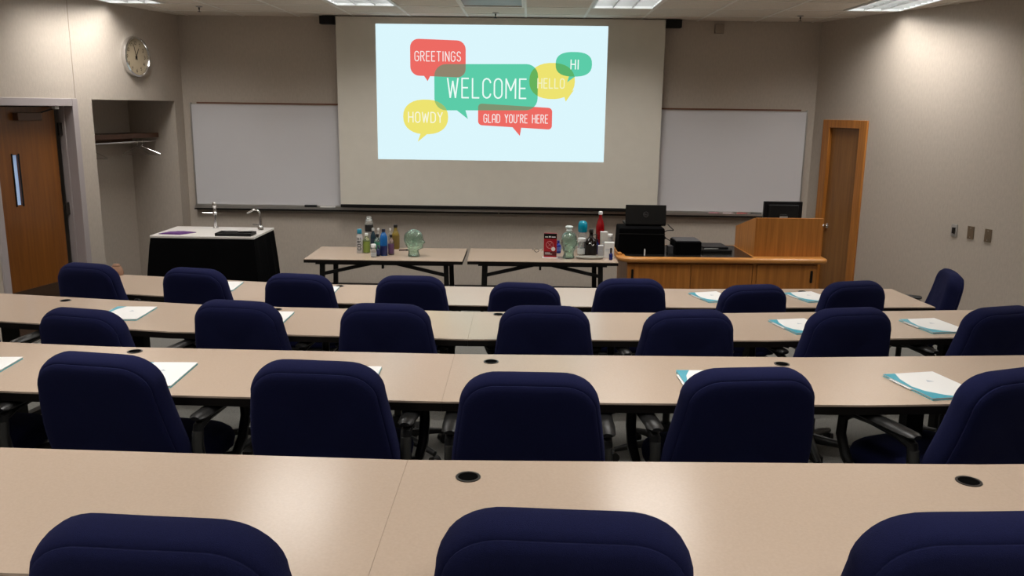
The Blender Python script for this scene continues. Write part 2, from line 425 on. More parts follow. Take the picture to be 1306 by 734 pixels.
# wall plates on the right wall
for s0, s1, z0, z1, m_, lb, slot in ((2.085, 2.155, 1.045, 1.16, 'plateg', 'light grey wall plate with a dark switch, nearest the oak door', True),
                                (2.27, 2.34, 1.05, 1.165, 'plate', 'blank bronze wall plate in the middle of three on the right wall', False),
                                (2.455, 2.525, 1.05, 1.165, 'plate', 'blank bronze wall plate farthest from the oak door', False)):
    t = thing('wall_plate', lb, 'wall plate'); t.location = wr.location; t.rotation_euler = wr.rotation_euler
    obj('plate', MB().box(s0, s1, -.008, 0, z0, z1), m_, t, bevel=.003)
    if slot: obj('switch', MB().box(s0+.022, s1-.018, -.018, -.008, z0+.03, z1-.03), 'plast', t)
    else:
        obj('screw', MB().box((s0+s1)/2-.003, (s0+s1)/2+.003, -.0095, -.008, z0+.014, z0+.02), 'alu', t); obj('screw', MB().box((s0+s1)/2-.003, (s0+s1)/2+.003, -.0095, -.008, z1-.02, z1-.014), 'alu', t)
t = thing('wall_box', 'small beige box high on the front wall right of the screen', 'wall box', (2.072, D, 3.03))
obj('box', MB().box(-.05, .05, -.04, 0, -.05, .05), mat('beige_box', (.30, .25, .2), .6), t, bevel=.004)
obj('cover', MB().box(-.04, .04, -.045, -.04, -.04, .04), mat('beige_box', (.30, .25, .2), .6), t)

# ------------------------------------------------------------------ stroke lettering
def arc(cx, cy, rx, ry, a0, a1, n=8): return [(cx+rx*math.cos(R(a0+(a1-a0)*i/n)), cy+ry*math.sin(R(a0+(a1-a0)*i/n))) for i in range(n+1)]
O_ = [(.0, .25)]+arc(.25, .25, .25, .25, 180, 270)[1:]+arc(.25, .25, .25, .25, 270, 360)[1:]+[(.5, .75)]+arc(.25, .75, .25, .25, 0, 180)[1:]+[(.0, .25)]
G = {'O': (.5, [O_]), '0': (.5, [O_]),
 'I': (.08, [[(.04, 0), (.04, 1)]]), 'L': (.42, [[(0, 1), (0, 0), (.42, 0)]]), 'T': (.5, [[(0, 1), (.5, 1)], [(.25, 1), (.25, 0)]]),
 'E': (.42, [[(.42, 1), (0, 1), (0, 0), (.42, 0)], [(0, .52), (.36, .52)]]), 'H': (.5, [[(0, 0), (0, 1)], [(.5, 0), (.5, 1)], [(0, .52), (.5, .52)]]),
 'N': (.5, [[(0, 0), (0, 1), (.5, 0), (.5, 1)]]), 'M': (.62, [[(0, 0), (0, 1), (.31, .4), (.62, 1), (.62, 0)]]),
 'W': (.68, [[(0, 1), (.17, 0), (.34, .85), (.51, 0), (.68, 1)]]), 'Y': (.5, [[(0, 1), (.25, .5), (.5, 1)], [(.25, .5), (.25, 0)]]),
 'A': (.5, [[(0, 0), (.0, .7)]+arc(.25, .75, .25, .25, 180, 0)+[(.5, 0)], [(0, .4), (.5, .4)]]),
 'D': (.5, [[(0, 0), (0, 1), (.2, 1)]+arc(.2, .7, .3, .3, 90, 0)+[(.5, .3)]+arc(.2, .3, .3, .3, 0, -90)+[(0, 0)]]),
 'U': (.5, [[(0, 1), (0, .25)]+arc(.25, .25, .25, .25, 180, 360)+[(.5, 1)]]),
 'C': (.48, [arc(.25, .75, .25, .25, 10, 180)+arc(.25, .25, .25, .25, 180, 350)]),
 'G': (.5, [arc(.25, .75, .25, .25, 10, 180)+arc(.25, .25, .25, .25, 180, 360)+[(.5, .5), (.28, .5)]]),
 'R': (.48, [[(0, 0), (0, 1), (.22, 1)]+arc(.22, .76, .24, .24, 90, -90)+[(0, .52)], [(.22, .52), (.48, 0)]]),
 'S': (.46, [arc(.23, .76, .23, .24, 20, 270)+arc(.23, .27, .23, .25, 90, -160)]),
 "'": (.08, [[(.04, 1), (.04, .8)]]), ' ': (.35, []),
 '1': (.2, [[(0, .8), (.15, 1), (.15, 0)]]), '2': (.46, [arc(.23, .75, .23, .25, 170, -30)+[(0, 0), (.46, 0)]]), '3': (.46, [arc(.22, .76, .22, .24, 150, -90), arc(.22, .26, .24, .26, 90, -150)]),
 '4': (.48, [[(.36, 0), (.36, 1), (0, .3), (.48, .3)]]), '5': (.46, [[(.42, 1), (.05, 1), (.02, .55)]+arc(.21, .32, .24, .3, 110, -150)]),
 '6': (.46, [[(.36, 1), (.03, .42)]+arc(.23, .26, .23, .26, 150, -200)]), '7': (.44, [[(0, 1), (.44, 1), (.12, 0)]]), '8': (.46, [arc(.23, .76, .2, .24, 0, 360), arc(.23, .26, .23, .26, 0, 360)]),
 '9': (.46, [[(.1, 0), (.43, .6)]+arc(.23, .74, .23, .26, -30, 330)])}
def text_strokes(s, x0, z0, x1, z1, tw):
    """ribbons of width tw filling the box x0..x1, z0..z1 in the xz plane"""
    gap = .27; W = sum(G[c][0] for c in s)+gap*(len(s)-1); kx = (x1-x0)/W; kz = z1-z0; cur = 0; mb = MB()
    for c in s:
        gw, st = G[c]
        for pl in st:
            pts = [Vector((x0+(cur+px)*kx, z0+pz*kz)) for px, pz in pl]
            for i in range(len(pts)-1):
                a, b = pts[i], pts[i+1]; t = (b-a)
                if t.length < 1e-6: continue
                t.normalize(); n = Vector((-t.y, t.x))*tw/2; e = t*tw*.3
                q = [a-e-n, b+e-n, b+e+n, a-e+n]
                mb.add([(v.x, 0, v.y) for v in q], [(0, 1, 2, 3)])
        cur += gw+gap
    return mb

# ------------------------------------------------------------------ projection screen with slide
SY = 9.62
sc = thing('projection_screen', 'wide pull-down projection screen showing a welcome slide', 'projection screen', (-.341, SY, 0))
sx0, sx1 = -2.140+.341, 1.456+.341
obj('fabric', MB().box(sx0, sx1, 0, .004, 1.05, 3.104), 'screen', sc)
obj('bottom_bar', MB().box(sx0, sx1, -.014, .018, 1.016, 1.052), 'steel', sc, bevel=.006)
obj('roller_case', MB().box(sx0-.02, sx1+.02, .01, .10, 3.075, 3.104), 'steel', sc)
for x0, x1 in ((sx0-.175, sx0-.005), (sx1+.005, sx1+.175)):
    obj('bracket', MB().box(x0, x1, -.02, .10, 3.022, 3.104), 'steel', sc, bevel=.004)
bx0, bx1, bz0, bz1 = -1.703+.341, .836+.341, 1.566, 3.030
px = lambda x: bx0+(x-480)/(773-480)*(bx1-bx0)
pz = lambda y: bz1-(y-31.5)/(205-31.5)*(bz1-bz0)
sl = obj('projected_slide', MB().add([(bx0, -.002, bz0), (bx1, -.002, bz0), (bx1, -.002, bz1), (bx0, -.002, bz1)], [(0, 1, 2, 3)]), emis('slide_white', (.86, .965, .99), 1.0), sc)
def rrect(x0, y0, x1, y1, r, skew=0, n=6):
    pts = []
    for cx, cy, a0 in ((x1-r, y0+r, -90), (x1-r, y1-r, 0), (x0+r, y1-r, 90), (x0+r, y0+r, 180)):
        for i in range(n+1):
            a = R(a0+90*i/n); X = cx+r*math.cos(a); Y = cy+r*math.sin(a); pts.append((X, Y+skew*(X-(x0+x1)/2)))
    return pts
def ell(cx, cy, rx, ry, n=30, e=2.3):
    out = []
    for i in range(n):
        a = 2*math.pi*i/n; c, s_ = math.cos(a), math.sin(a)
        out.append((cx+rx*math.copysign(abs(c)**(2/e), c), cy+ry*math.copysign(abs(s_)**(2/e), s_)))
    return out
def bub(name, poly, m, y, parent=sl):
    return obj(name, MB().add([(px(a), y, pz(b)) for a, b in poly], [tuple(range(len(poly)))]), m, parent)
RED, GRN, YEL = (.93, .42, .39), (.36, .80, .66), (.93, .89, .44)
greet = rrect(523.5, 50.5, 594, 97, 11, .03); welc = rrect(554, 80.5, 686, 139.5, 15, -.012); howdy = ell(542.5, 149, 29, 22.5)
glad = rrect(610, 133, 705, 161, 5, .05); hello = ell(704, 101, 29, 23); hi = ell(731, 79.5, 23, 15.5, e=2.6)
SH = [('greet', greet, [(540, 95), (549, 96), (545.5, 103)], RED), ('howdy', howdy, [(536, 170), (547, 169), (532, 181.5)], YEL), ('welc', welc, [(579, 137), (593, 137), (597, 151)], GRN),
      ('hello', hello, [(719, 118), (732, 112), (722, 127)], YEL), ('glad', glad, [(652, 158), (666, 159), (664, 172)], RED), ('hi', hi, [(726, 92), (737, 92), (723, 102.5)], GRN)]
for nm, body, tail, colr in SH:
    mm = emis('slide_'+str(colr), colr, 1.0)
    b_ = bub('speech_bubble', body, mm, -.003)
    b_['label'] = {'greet': 'red speech bubble reading GREETINGS', 'howdy': 'yellow speech bubble reading HOWDY', 'welc': 'green speech bubble reading WELCOME', 'hello': 'yellow speech bubble reading HELLO', 'glad': "red speech bubble reading GLAD YOU'RE HERE", 'hi': 'green speech bubble reading HI'}[nm]
    bub('bubble_tail', tail, mm, -.0032)
def inter(a, b, colr):
    bb = b if sum(b[i-1][0]*b[i][1]-b[i][0]*b[i-1][1] for i in range(len(b))) > 0 else b[::-1]
    pl = clip(a, bb)
    if len(pl) > 2: bub('bubble_overlap', pl, emis('slide_ov'+str(colr), colr, 1.0), -.004)
inter(greet, welc, (.56, .52, .43)); inter(hello, welc, (.40, .70, .36)); inter(glad, welc, (.50, .58, .45)); inter(hi, hello, (.36, .70, .42)); inter(howdy, welc, (.62, .76, .44))
for s_, x0, yb, x1, yt, tw, cc in (('GREETINGS', 529.5, 77.5, 587.5, 65.5, .0095, (.97, .93, .92)), ('WELCOME', 571, 123.5, 671, 99, .0155, (.93, .99, .97)), ('HELLO', 686, 110, 719.5, 98, .012, (.95, .95, .76)), ('HI', 727.5, 85.5, 737, 74, .012, (.95, .99, .97)),
                               ('HOWDY', 520.5, 156, 564, 143, .0115, (.97, .97, .88)), ("GLAD YOU'RE HERE", 617.5, 155, 699.5, 144.5, .0095, (.97, .92, .91))):
    tm = text_strokes(s_, px(x0), pz(yb), px(x1), pz(yt), tw)
    o = obj('lettering', tm, emis('slide_tx'+str(cc), cc, 1.0), sl); o.location = (0, -.005, 0); o['label'] = 'lettering '+s_

# ------------------------------------------------------------------ whiteboards
def whiteboard(x0, x1, label, dark=None):
    t = thing('whiteboard', label, 'whiteboard', ((x0+x1)/2, D, 0)); h = (x1-x0)/2; z0, z1 = .995, 2.165
    obj('panel', MB().box(-h+.012, h-.012, -.02, 0, z0+.02, z1-.02), 'board', t)
    f = MB(); f.box(-h, -h+.014, -.026, 0, z0, z1); f.box(h-.014, h, -.026, 0, z0, z1); f.box(-h+.014, h-.014, -.026, 0, z0, z0+.02); f.box(-h+.014, h-.014, -.026, 0, z1-.018, z1-.012)
    obj('frame', f, 'alu', t)
    obj('map_rail', MB().box(-h+.08, h-.08, -.028, 0, z1-.012, z1+.006), 'cork', t)
    obj('marker_tray', MB().box(-h, h, -.085, 0, z0-.022, z0-.008).box(-h, h, -.085, -.078, z0-.008, z0+.004), 'alu', t)
    obj('tray_underside', MB().box(-h, h, -.08, 0, z0-.04, z0-.022), 'steel', t)
    return t
whiteboard(-3.866, -.345, 'whiteboard left of the projection screen above the black-draped sink')
whiteboard(-.335, 3.12, 'whiteboard right of the projection screen beside the oak door')
t = thing('board_eraser', 'black and white eraser on the left whiteboard tray beside the screen', 'eraser', (-2.52, 9.757, .987))
obj('felt', MB().box(-.07, .07, -.022, .022, 0, .015), 'plast', t, bevel=.004); obj('grip', MB().box(-.07, .07, -.02, .02, .015, .035), 'plast', t, bevel=.004)
t = thing('chalk_box', 'flat white marker box on the tray next to the eraser', 'box', (-2.32, 9.757, .987))
obj('box', MB().box(-.09, .09, -.02, .02, 0, .02), 'white', t, bevel=.002); obj('flap', MB().box(.06, .09, -.021, .021, .0, .021), 'paper', t)
for i, (x, c_, nm) in enumerate(((2.12, (.6, .25, .3), 'pink'), (2.28, (.75, .6, .62), 'pale'), (2.44, (.55, .1, .1), 'red'), (2.60, (.03, .03, .03), 'black'), (2.76, (.05, .05, .06), 'charcoal'))):
    t = thing('marker', nm+' marker lying on the right whiteboard tray', 'marker', (x, 9.755, .994+.003))
    obj('barrel', MB().tube([(-.045, 0, 0), (.05, 0, 0)], .009, 10), mat('mk'+nm, c_, .4), t, True)
    obj('cap', MB().tube([(.05, 0, 0), (.075, 0, 0)], .0085, 10), mat('mkc'+nm, tuple(x_*.6 for x_ in c_), .4), t, True)

# ------------------------------------------------------------------ clock
ck = thing('wall_clock', 'round silver-rimmed wall clock above the coat niche', 'clock')
ax = Matrix.Rotation(ROTL, 4, 'Z'); P0 = Vector((XL, D, 0))+ax @ Vector((.80, 0, 2.617)); ck.location = P0; ck.rotation_euler = (0, 0, ROTL+math.pi)
# local: x to the right as seen from the room, -y into the room
def disc(pr, n=40): return MB().lathe(pr, n).map(lambda v: Vector((v.x, -v.z, v.y)))
obj('case', disc([(.17, 0), (.205, 0), (.208, .02), (.20, .045), (.185, .05), (.178, .04), (.178, .02), (0, .02)]), 'chrome', ck, True)
obj('dial', disc([(0, .019), (.179, .019), (.179, .0225), (0, .0225)]), mat('cream_dial', (.44, .36, .25), .5), ck)
for n_ in range(1, 13):
    a = R(90-30*n_); s_ = str(n_); wd = .018*len(s_); cx, cz = .138*math.cos(a), .138*math.sin(a)
    o = obj('numeral', text_strokes(s_, cx-wd/2, cz-.016, cx+wd/2, cz+.016, .005), 'blk', ck); o.location = (0, -.0235, 0)
mk = MB()
for k in range(60):
    a = R(6*k); r0 = .162 if k % 5 else .158
    n = Vector((-math.sin(a), math.cos(a)))*.001; d_ = Vector((math.cos(a), math.sin(a)))
    q = [d_*r0-n, d_*.17-n, d_*.17+n, d_*r0+n]; mk.add([(v.x, -.0235, v.y) for v in q], [(0, 1, 2, 3)])
obj('minute_marks', mk, 'blk', ck)
for nm, ang, ln, wd, yy in (('hour_hand', 28, .095, .010, -.026), ('minute_hand', -17, .135, .007, -.029)):
    a = R(90-ang); d_ = Vector((math.cos(a), math.sin(a))); n = Vector((-d_.y, d_.x))*wd/2; b0 = -d_*.03
    q = [b0-n, d_*ln-n*.5, d_*ln+n*.5, b0+n]
    obj(nm, MB().loft([[(v.x, yy, v.y) for v in q], [(v.x, yy-.002, v.y) for v in q]]), 'blk', ck)
obj('hub', disc([(.008, .022), (.008, .034), (0, .034)], 12), 'blk', ck)

# ------------------------------------------------------------------ coat niche fittings
sh = thing('coat_shelf', 'dark wooden shelf with a chrome rod inside the coat niche', 'shelf'); sh.location = wl.location; sh.rotation_euler = wl.rotation_euler
obj('board', MB().box(NS0+.003, NS1-.003, -ND+.003, -.25, 1.80, 1.822), 'shelf', sh, bevel=.002)
obj('front_lip', MB().box(NS0+.003, NS1-.003, -.25, -.232, 1.775, 1.825), 'shelf', sh)
obj('back_cleat', MB().box(NS0+.003, NS1-.003, -ND+.003, -ND+.022, 1.70, 1.80), 'shelf', sh)
obj('rod', MB().tube([(NS0+.004, -.28, 1.735), (NS1-.004, -.28, 1.735)], .013, 12), 'chrome', sh, True)
for k, (s_, rz, lb) in enumerate(((.42, 20, 'wire hanger on the niche rod nearest the whiteboard'), (.50, -12, 'wire hanger on the niche rod, second from the whiteboard'), (1.26, 8, 'wire hanger on the niche rod nearest the brown door'))):
    hg = thing('wire_hanger', lb, 'hanger', Vector((XL, D, 0))+ax @ Vector((s_, -.28, 1.735)), ROTL+R(90+rz), 'hangers in the coat niche')
    hk = [(.018*math.cos(R(a)), 0, .0+.018*math.sin(R(a))) for a in range(-20, 200, 20)]
    obj('hook', MB().tube(hk[::-1]+[(0.02, 0, -.03), (0, 0, -.05)], .003, 6), 'chrome', hg, True)
    obj('wire', MB().tube([(0, 0, -.05), (.2, 0, -.135), (.2, 0, -.145), (-.2, 0, -.145), (-.2, 0, -.135)], .003, 6, True), 'chrome', hg)

# ------------------------------------------------------------------ sink unit
sk = thing('sink_unit', 'demonstration sink with white top draped in black cloth at the front left', 'sink', (-3.15, 8.38, 0))
hx, hy = .50, .325
n = 64; rings = []
for z, fl, amp in ((.005, .07, .03), (.25, .055, .022), (.55, .035, .014), (.80, .012, .005), (.868, .004, .001), (.876, .0, 0)):
    rg = []
    for i in range(n):
        u = i/n*4; k = int(u); f_ = u-k; cs = [(-hx, -hy), (hx, -hy), (hx, hy), (-hx, hy)]
        a, b = cs[k], cs[(k+1) % 4]; x = a[0]+(b[0]-a[0])*f_; y = a[1]+(b[1]-a[1])*f_
        wv = amp*math.sin(i*2*math.pi/5.3)+amp*.5*math.sin(i*1.9+.7); fx = fl+wv
        x += fx*x/hx if abs(x) > hx*.98 else 0; y += fx*y/hy if abs(y) > hy*.98 else 0
        rg.append((x, y, z))
    rings.append(rg)
obj('black_drape', MB().loft(rings), 'drape', sk, True)
obj('countertop', MB().box(-hx-.008, hx+.008, -hy-.008, hy+.008, .877, .90), 'stone', sk, bevel=.004)
fa = obj('faucet', MB().lathe([(.028, .9), (.028, .912), (.018, .92), (.018, 1.04), (.024, 1.045), (.024, 1.06), (.016, 1.07), (.016, 1.12), (.023, 1.13), (.024, 1.15), (.016, 1.17), (0, 1.172)], 14, (-.06, .215, 0)), 'chrome', sk, True)
obj('lever', MB().tube([(-.06, .215, 1.055), (-.10, .215, 1.058), (-.19, .215, 1.06)], [.008, .006, .005], 8), 'chrome', fa, True)
gx, gy = .43, .13
gn = [(gx, gy, .9), (gx, gy, 1.0), (gx-.005, gy, 1.06)]+[(gx-.05+.05*math.cos(R(a)), gy, 1.06+.05*math.sin(R(a))) for a in range(15, 150, 15)]+[(gx-.13, gy, 1.075)]
fb = obj('faucet', MB().tube(gn, [.02, .016, .012]+[.010]*(len(gn)-4)+[.008], 10), 'chrome', sk, True)
obj('faucet_handle', MB().bar((gx, gy, .955), (gx-.08, gy, .96), .012, .008), 'chrome', fb)
obj('faucet_base', MB().lathe([(.03, .9), (.03, .93), (.02, .95), (0, .95)], 12, (gx, gy, 0)), 'chrome', fb, True)
t = thing('purple_cloth', 'folded purple cloth on the left corner of the white sink top', 'cloth', (-3.46, 8.22, .90))
obj('fold', MB().prism([(-.15, -.08), (.07, -.10), (.17, .06), (.02, .12), (-.10, .07)], 0, .007), 'purple', t, bevel=.003)
obj('fold', MB().prism([(-.12, -.06), (.05, -.08), (.13, .04), (-.02, .08)], .007, .012), 'purple', t, bevel=.003)
t = thing('black_tray', 'black tray holding small black items on the sink top by the gooseneck tap', 'tray', (-2.84, 8.16, .90))
obj('tray', MB().box(-.19, .16, -.09, .09, 0, .012).box(-.19, .16, -.09, -.075, .012, .03).box(-.19, .16, .075, .09, .012, .03).box(-.19, -.175, -.09, .09, .012, .03).box(.145, .16, -.09, .09, .012, .03), 'plast', t, bevel=.003)
obj('case', MB().box(-.13, .02, -.05, .05, .012, .034), 'steel', t, bevel=.006); obj('pen', MB().tube([(.0, .02, .035), (.14, .05, .035)], .006, 8), 'alu', t)

# ------------------------------------------------------------------ folding tables in front
def folding_table(name, label, cx, cy, rz, ln, dp):
    t = thing(name, label, 'table', (cx, cy, 0), rz); hl, hd = ln/2, dp/2; z = .74
    obj('tabletop', MB().box(-hl, hl, -hd, hd, z-.006, z), 'lam', t)
    obj('edge_band', MB().box(-hl, hl, -hd, hd, z-.034, z-.0062), 'blk', t)
    obj('apron', MB().box(-hl+.10, hl-.10, -hd+.04, -hd+.06, z-.055, z-.034).box(-hl+.1, hl-.1, hd-.06, hd-.04, z-.055, z-.034), 'steel', t)
    for sx in (-1, 1):
        for sy in (-1, 1):
            x = sx*(hl-.16); y = sy*(hd-.07)
            obj('leg', MB().bar((x, y, z-.036), (x+sx*.02, y, .012), .045, .035), 'steel', t)
            obj('brace', MB().bar((x, y, z-.15), (sx*(hl-.62), y, z-.045), .02, .032), 'steel', t)
            obj('foot_cap', MB().box(x+sx*.02-.025, x+sx*.02+.025, y-.025, y+.025, 0, .012), 'plast', t)
        obj('stretcher', MB().bar((sx*(hl-.15), -hd+.09, .15), (sx*(hl-.15), hd-.09, .15), .025, .025), 'steel', t)
    lt = MB().cbox((-.02, -hd+.12, z-.07), (.02, .05, .06)); obj('latch', lt, 'steel', t)
    return t
folding_table('folding_table', 'beige folding table with black legs holding the drink bottles', -1.358, 8.165, R(.6), 1.49, .735)
folding_table('folding_table', 'beige folding table with black legs beside the oak instructor desk', .135, 8.215, R(1.6), 1.42, .73)

# ------------------------------------------------------------------ bottles
def bottle(name, label, loc, h, r, cap_h, col, capcol, labcol=None, lab=(.15, .6), neck=.38, shoulder=.68, clear=False, cat='bottle', rough=.08, group=None, dome=False):
    t = thing(name, label, cat, (loc[0], loc[1], .74), 0, group)
    hb = h-cap_h; rn = r*neck
    prof = [(r*.88, 0), (r, .008), (r, hb*shoulder), (r*.93, hb*(shoulder+.06)), (r*.7, hb*(shoulder+.16)), (rn*1.1, hb*(shoulder+.26)), (rn, hb)]
    m_ = mat('btl_'+name+str(col)+str(clear), col, rough, trans=.85 if clear else (.25 if max(col) > .05 else 0), ior=1.38)
    obj('body', MB().lathe(prof, 18), m_, t, True)
    if dome: obj('cap', MB().lathe([(r*.9, hb-.03), (r*1.02, hb-.02), (r*1.04, hb+cap_h*.35), (r*.98, hb+cap_h*.65), (r*.78, hb+cap_h*.88), (r*.4, h-.003), (0, h)], 18), mat('cap'+str(capcol), capcol, .2), t, True)
    else: obj('cap', MB().lathe([(rn*1.25, hb-.002), (rn*1.3, hb+.003), (rn*1.25, h-.003), (rn*1.1, h), (0, h)], 14), mat('cap'+str(capcol), capcol, .35), t, True)
    if labcol: obj('label', MB().lathe([(r*1.012, hb*lab[0]), (r*1.02, hb*lab[0]+.002), (r*1.02, hb*lab[1]-.002), (r*1.012, hb*lab[1])], 18), mat('lab'+str(labcol), labcol, .45), t, True)
    return t
grp = None
core = bottle('water_bottle', 'white water bottle with teal cap and upright CORE lettering', (-1.644, 8.172), .237, .031, .042, (.62, .62, .62), (.02, .20, .30), None, neck=.6, shoulder=.80)
ct = text_strokes('CORE', 0, 0, .12, .034, .0065)
ct.map(lambda v: Vector((-(v.z-.017), 0, v.x)))       # turned upright, read bottom to top
ct.map(lambda v: Vector((.0325*math.sin(v.x/.0325), -.0325*math.cos(v.x/.0325), v.z+.035)))
obj('lettering', ct, 'blk', core)
bottle('drink_bottle', 'clear bottle with a lime green label beside the white CORE bottle', (-1.58, 8.19), .195, .034, .022, (.55, .62, .42), (.75, .78, .75), (.20, .27, .05), (.05, .68), clear=True)
bottle('tall_bottle', 'tallest clear bottle with a black collar at the back of the left group', (-1.606, 8.48), .298, .042, .02, (.75, .77, .76), (.7, .72, .7), (.01, .01, .012), (.62, .86), clear=True, shoulder=.9, neck=.5)
bottle('dark_bottle', 'dark teal bottle half hidden behind the lime green one', (-1.545, 8.36), .222, .028, .025, (.02, .05, .07), (.55, .55, .53), (.015, .03, .05), (.1, .6))
bottle('small_jar', 'small clear jar with white lid at the front of the bottle group', (-1.471, 7.965), .125, .027, .03, (.72, .74, .75), (.75, .75, .75), (.45, .48, .5), (.1, .4), clear=True, neck=.7)
bottle('drink_bottle', 'black-capped bottle with a green label left of the blue bottle', (-1.477, 8.215), .185, .032, .025, (.35, .45, .45), (.01, .01, .012), (.04, .22, .13), (.25, .65), clear=True)
bottle('blue_bottle', 'large bright blue bottle with a dark cap in the left group', (-1.389, 8.06), .257, .037, .025, (.02, .16, .50), (.01, .012, .03), (.008, .014, .09), (.03, .42), shoulder=.72)
bottle('small_bottle', 'small dark blue bottle between the white-lidded jar and blue bottle', (-1.437, 8.02), .105, .020, .02, (.012, .02, .07), (.05, .06, .1), (.02, .03, .12), (.2, .7))
bottle('drink_bottle', 'black-capped bottle with a purple label right of the blue bottle', (-1.325, 8.10), .198, .029, .022, (.55, .45, .45), (.01, .01, .012), (.13, .06, .14), (.08, .62), clear=True)
bottle('clear_bottle', 'slim clear bottle behind the purple-label bottle', (-1.375, 8.36), .222, .02, .02, (.75, .77, .76), (.72, .72, .7), None, clear=True)
bottle('oil_bottle', 'amber oil bottle with a black cap standing at the table back', (-1.335, 8.46), .246, .038, .026, (.28, .20, .04), (.008, .008, .008), (.15, .10, .02), (.08, .62), neck=.42, shoulder=.62)
bottle('clear_bottle', 'slim clear bottle with a white cap behind the green-label bottle', (-1.50, 8.40), .215, .022, .022, (.75, .77, .76), (.78, .78, .76), None, clear=True)
t = thing('marker', 'dark marker pen lying on the table between bottles and glass head', 'marker', (-1.245, 8.34, .748), R(12))
obj('barrel', MB().tube([(-.04, 0, 0), (.025, 0, 0)], .007, 8), mat('brown_barrel', (.05, .02, .015), .4), t, True); obj('cap', MB().tube([(.026, 0, 0), (.05, 0, 0)], .009, 8), 'plast', t, True)

def glass_head(label, loc, rz, top=False, sc_=1.0):
    t = thing('glass_head', label, 'glass head', (loc[0], loc[1], .74), rz)
    P = [(0, .056, -.056, .056, 0), (.012, .058, -.058, .058, 0), (.03, .05, -.052, .05, 0), (.055, .046, -.052, .048, 0), (.068, .062, -.056, .052, .0), (.078, .082, -.062, .055, .006), (.092, .086, -.07, .060, .0),
         (.104, .084, -.078, .065, .008), (.114, .084, -.084, .068, .004), (.124, .086, -.088, .071, .016), (.134, .087, -.091, .073, .026), (.148, .086, -.094, .075, .018), (.162, .084, -.096, .076, .010), (.176, .089, -.096, .076, .004),
         (.195, .089, -.094, .075, 0), (.215, .082, -.086, .070, 0), (.235, .066, -.07, .058, 0), (.250, .044, -.048, .040, 0), (.259, .02, -.024, .02, 0), (.262, .002, -.004, .003, 0)]
    rings = []; N = 28
    for z, fr, bk, hw_, ns in P:
        rg = []
        for i in range(N):
            a = 2*math.pi*i/N; c_, s_ = math.cos(a), math.sin(a)
            y = (fr if s_ > 0 else -bk)*s_; x = hw_*c_
            if ns: y += ns*math.exp(-((a-math.pi/2)/.28)**2)
            if .15 < z < .172: y -= .012*(math.exp(-((a-math.pi/2-.5)/.2)**2)+math.exp(-((a-math.pi/2+.5)/.2)**2))
            rg.append((x*sc_, y*sc_, z*sc_))
        rings.append(rg)
    o = obj('head', MB().loft(rings), 'glassg', t, True)
    md = o.modifiers.new('solid', 'SOLIDIFY'); md.thickness = .007; md.offset = -1
    for sx in (-1, 1):
        obj('ear', MB().tube([(sx*.075*sc_, -.005, .125*sc_), (sx*.085*sc_, -.012, .145*sc_), (sx*.082*sc_, -.006, .165*sc_)], [.006, .009, .005], 8), 'glassg', t, True)
    if top:
        obj('stopper', MB().lathe([(.018, .262), (.03, .268), (.022, .285), (.036, .292), (.038, .305), (.025, .314), (0, .315)], 16), mat('frosted_white', (.75, .82, .80), .3, trans=.3), t, True)
    return t
glass_head('green glass head seen in profile facing right on the bottle table', (-1.096, 8.045), R(-90))
glass_head('green glass head with a white stopper on top beside the red box', (.395, 8.075), R(160), True)

# right-hand table goods
t = thing('eyeglasses', 'thin eyeglasses lying on the table left of the red box', 'eyeglasses', (.12, 8.39, .74), R(10))
for sx in (-1, 1):
    obj('lens_rim', MB().tube([(sx*.03+.022*math.cos(R(a)), 0, .018+.016*math.sin(R(a))) for a in range(0, 360, 30)], .0025, 6, True), 'alu' if sx > 0 else 'plast', t)
    obj('temple', MB().tube([(sx*.053, 0, .024), (sx*.053, .09, .02), (sx*.05, .12, .004)], .0025, 6), 'plast', t)
obj('bridge', MB().tube([(-.009, 0, .02), (0, 0, .025), (.009, 0, .02)], .0022, 6), 'alu', t)
t = thing('red_box', 'upright red printed box with black top band on the right table', 'box', (.218, 8.10, .74), R(-4))
obj('carton', MB().box(-.062, .062, -.02, .02, 0, .235), mat('red_print', (.36, .012, .022), .35), t, bevel=.002)
obj('top_band', MB().box(-.062, .062, -.0212, -.02, .185, .235), 'blk', t)
obj('bottom_band', MB().box(-.062, .062, -.0212, -.02, .02, .06), mat('dark_red', (.10, .008, .01), .4), t)
lw = MB()
for k, (a, b) in enumerate(((-.05, -.022), (-.015, .005), (.012, .05))): lw.box(a, b, -.0222, -.0212, .197, .206+.004*(k % 2))
obj('title_print', lw, 'paper', t)
obj('emblem', MB().tube([(-.005+.034*math.cos(R(a)), -.0215, .125+.034*math.sin(R(a))) for a in range(0, 360, 20)], .003, 6, True).bar((-.025, -.0215, .105), (.015, -.0215, .145), .006, .003).bar((-.025, -.0215, .145), (.015, -.0215, .105), .006, .003), mat('pink_print', (.6, .25, .25), .4), t)
o = obj('round_sticker', disc([(0, .0), (.02, .0), (.02, .002), (0, .002)], 20), 'paper', t); o.location = (.03, -.021, .085)
obj('small_print', MB().box(-.05, .0, -.0222, -.0212, .045, .050).box(-.05, .02, -.0222, -.0212, .033, .037), 'paper', t)
obj('base_card', MB().box(-.075, .075, -.05, .02, -.0, .004), 'paper', t)
bottle('blue_vial', 'cobalt blue bottle between the red box and stoppered glass head', (.304, 8.36), .125, .028, .02, (.01, .03, .30), (.02, .03, .2), (.08, .12, .4), (.2, .6))
bottle('teal_bottle', 'clear drinking bottle with a bright teal dome lid', (.548, 8.44), .318, .046, .085, (.72, .76, .76), (.0, .24, .36), None, clear=True, neck=.75, shoulder=.72, dome=True)
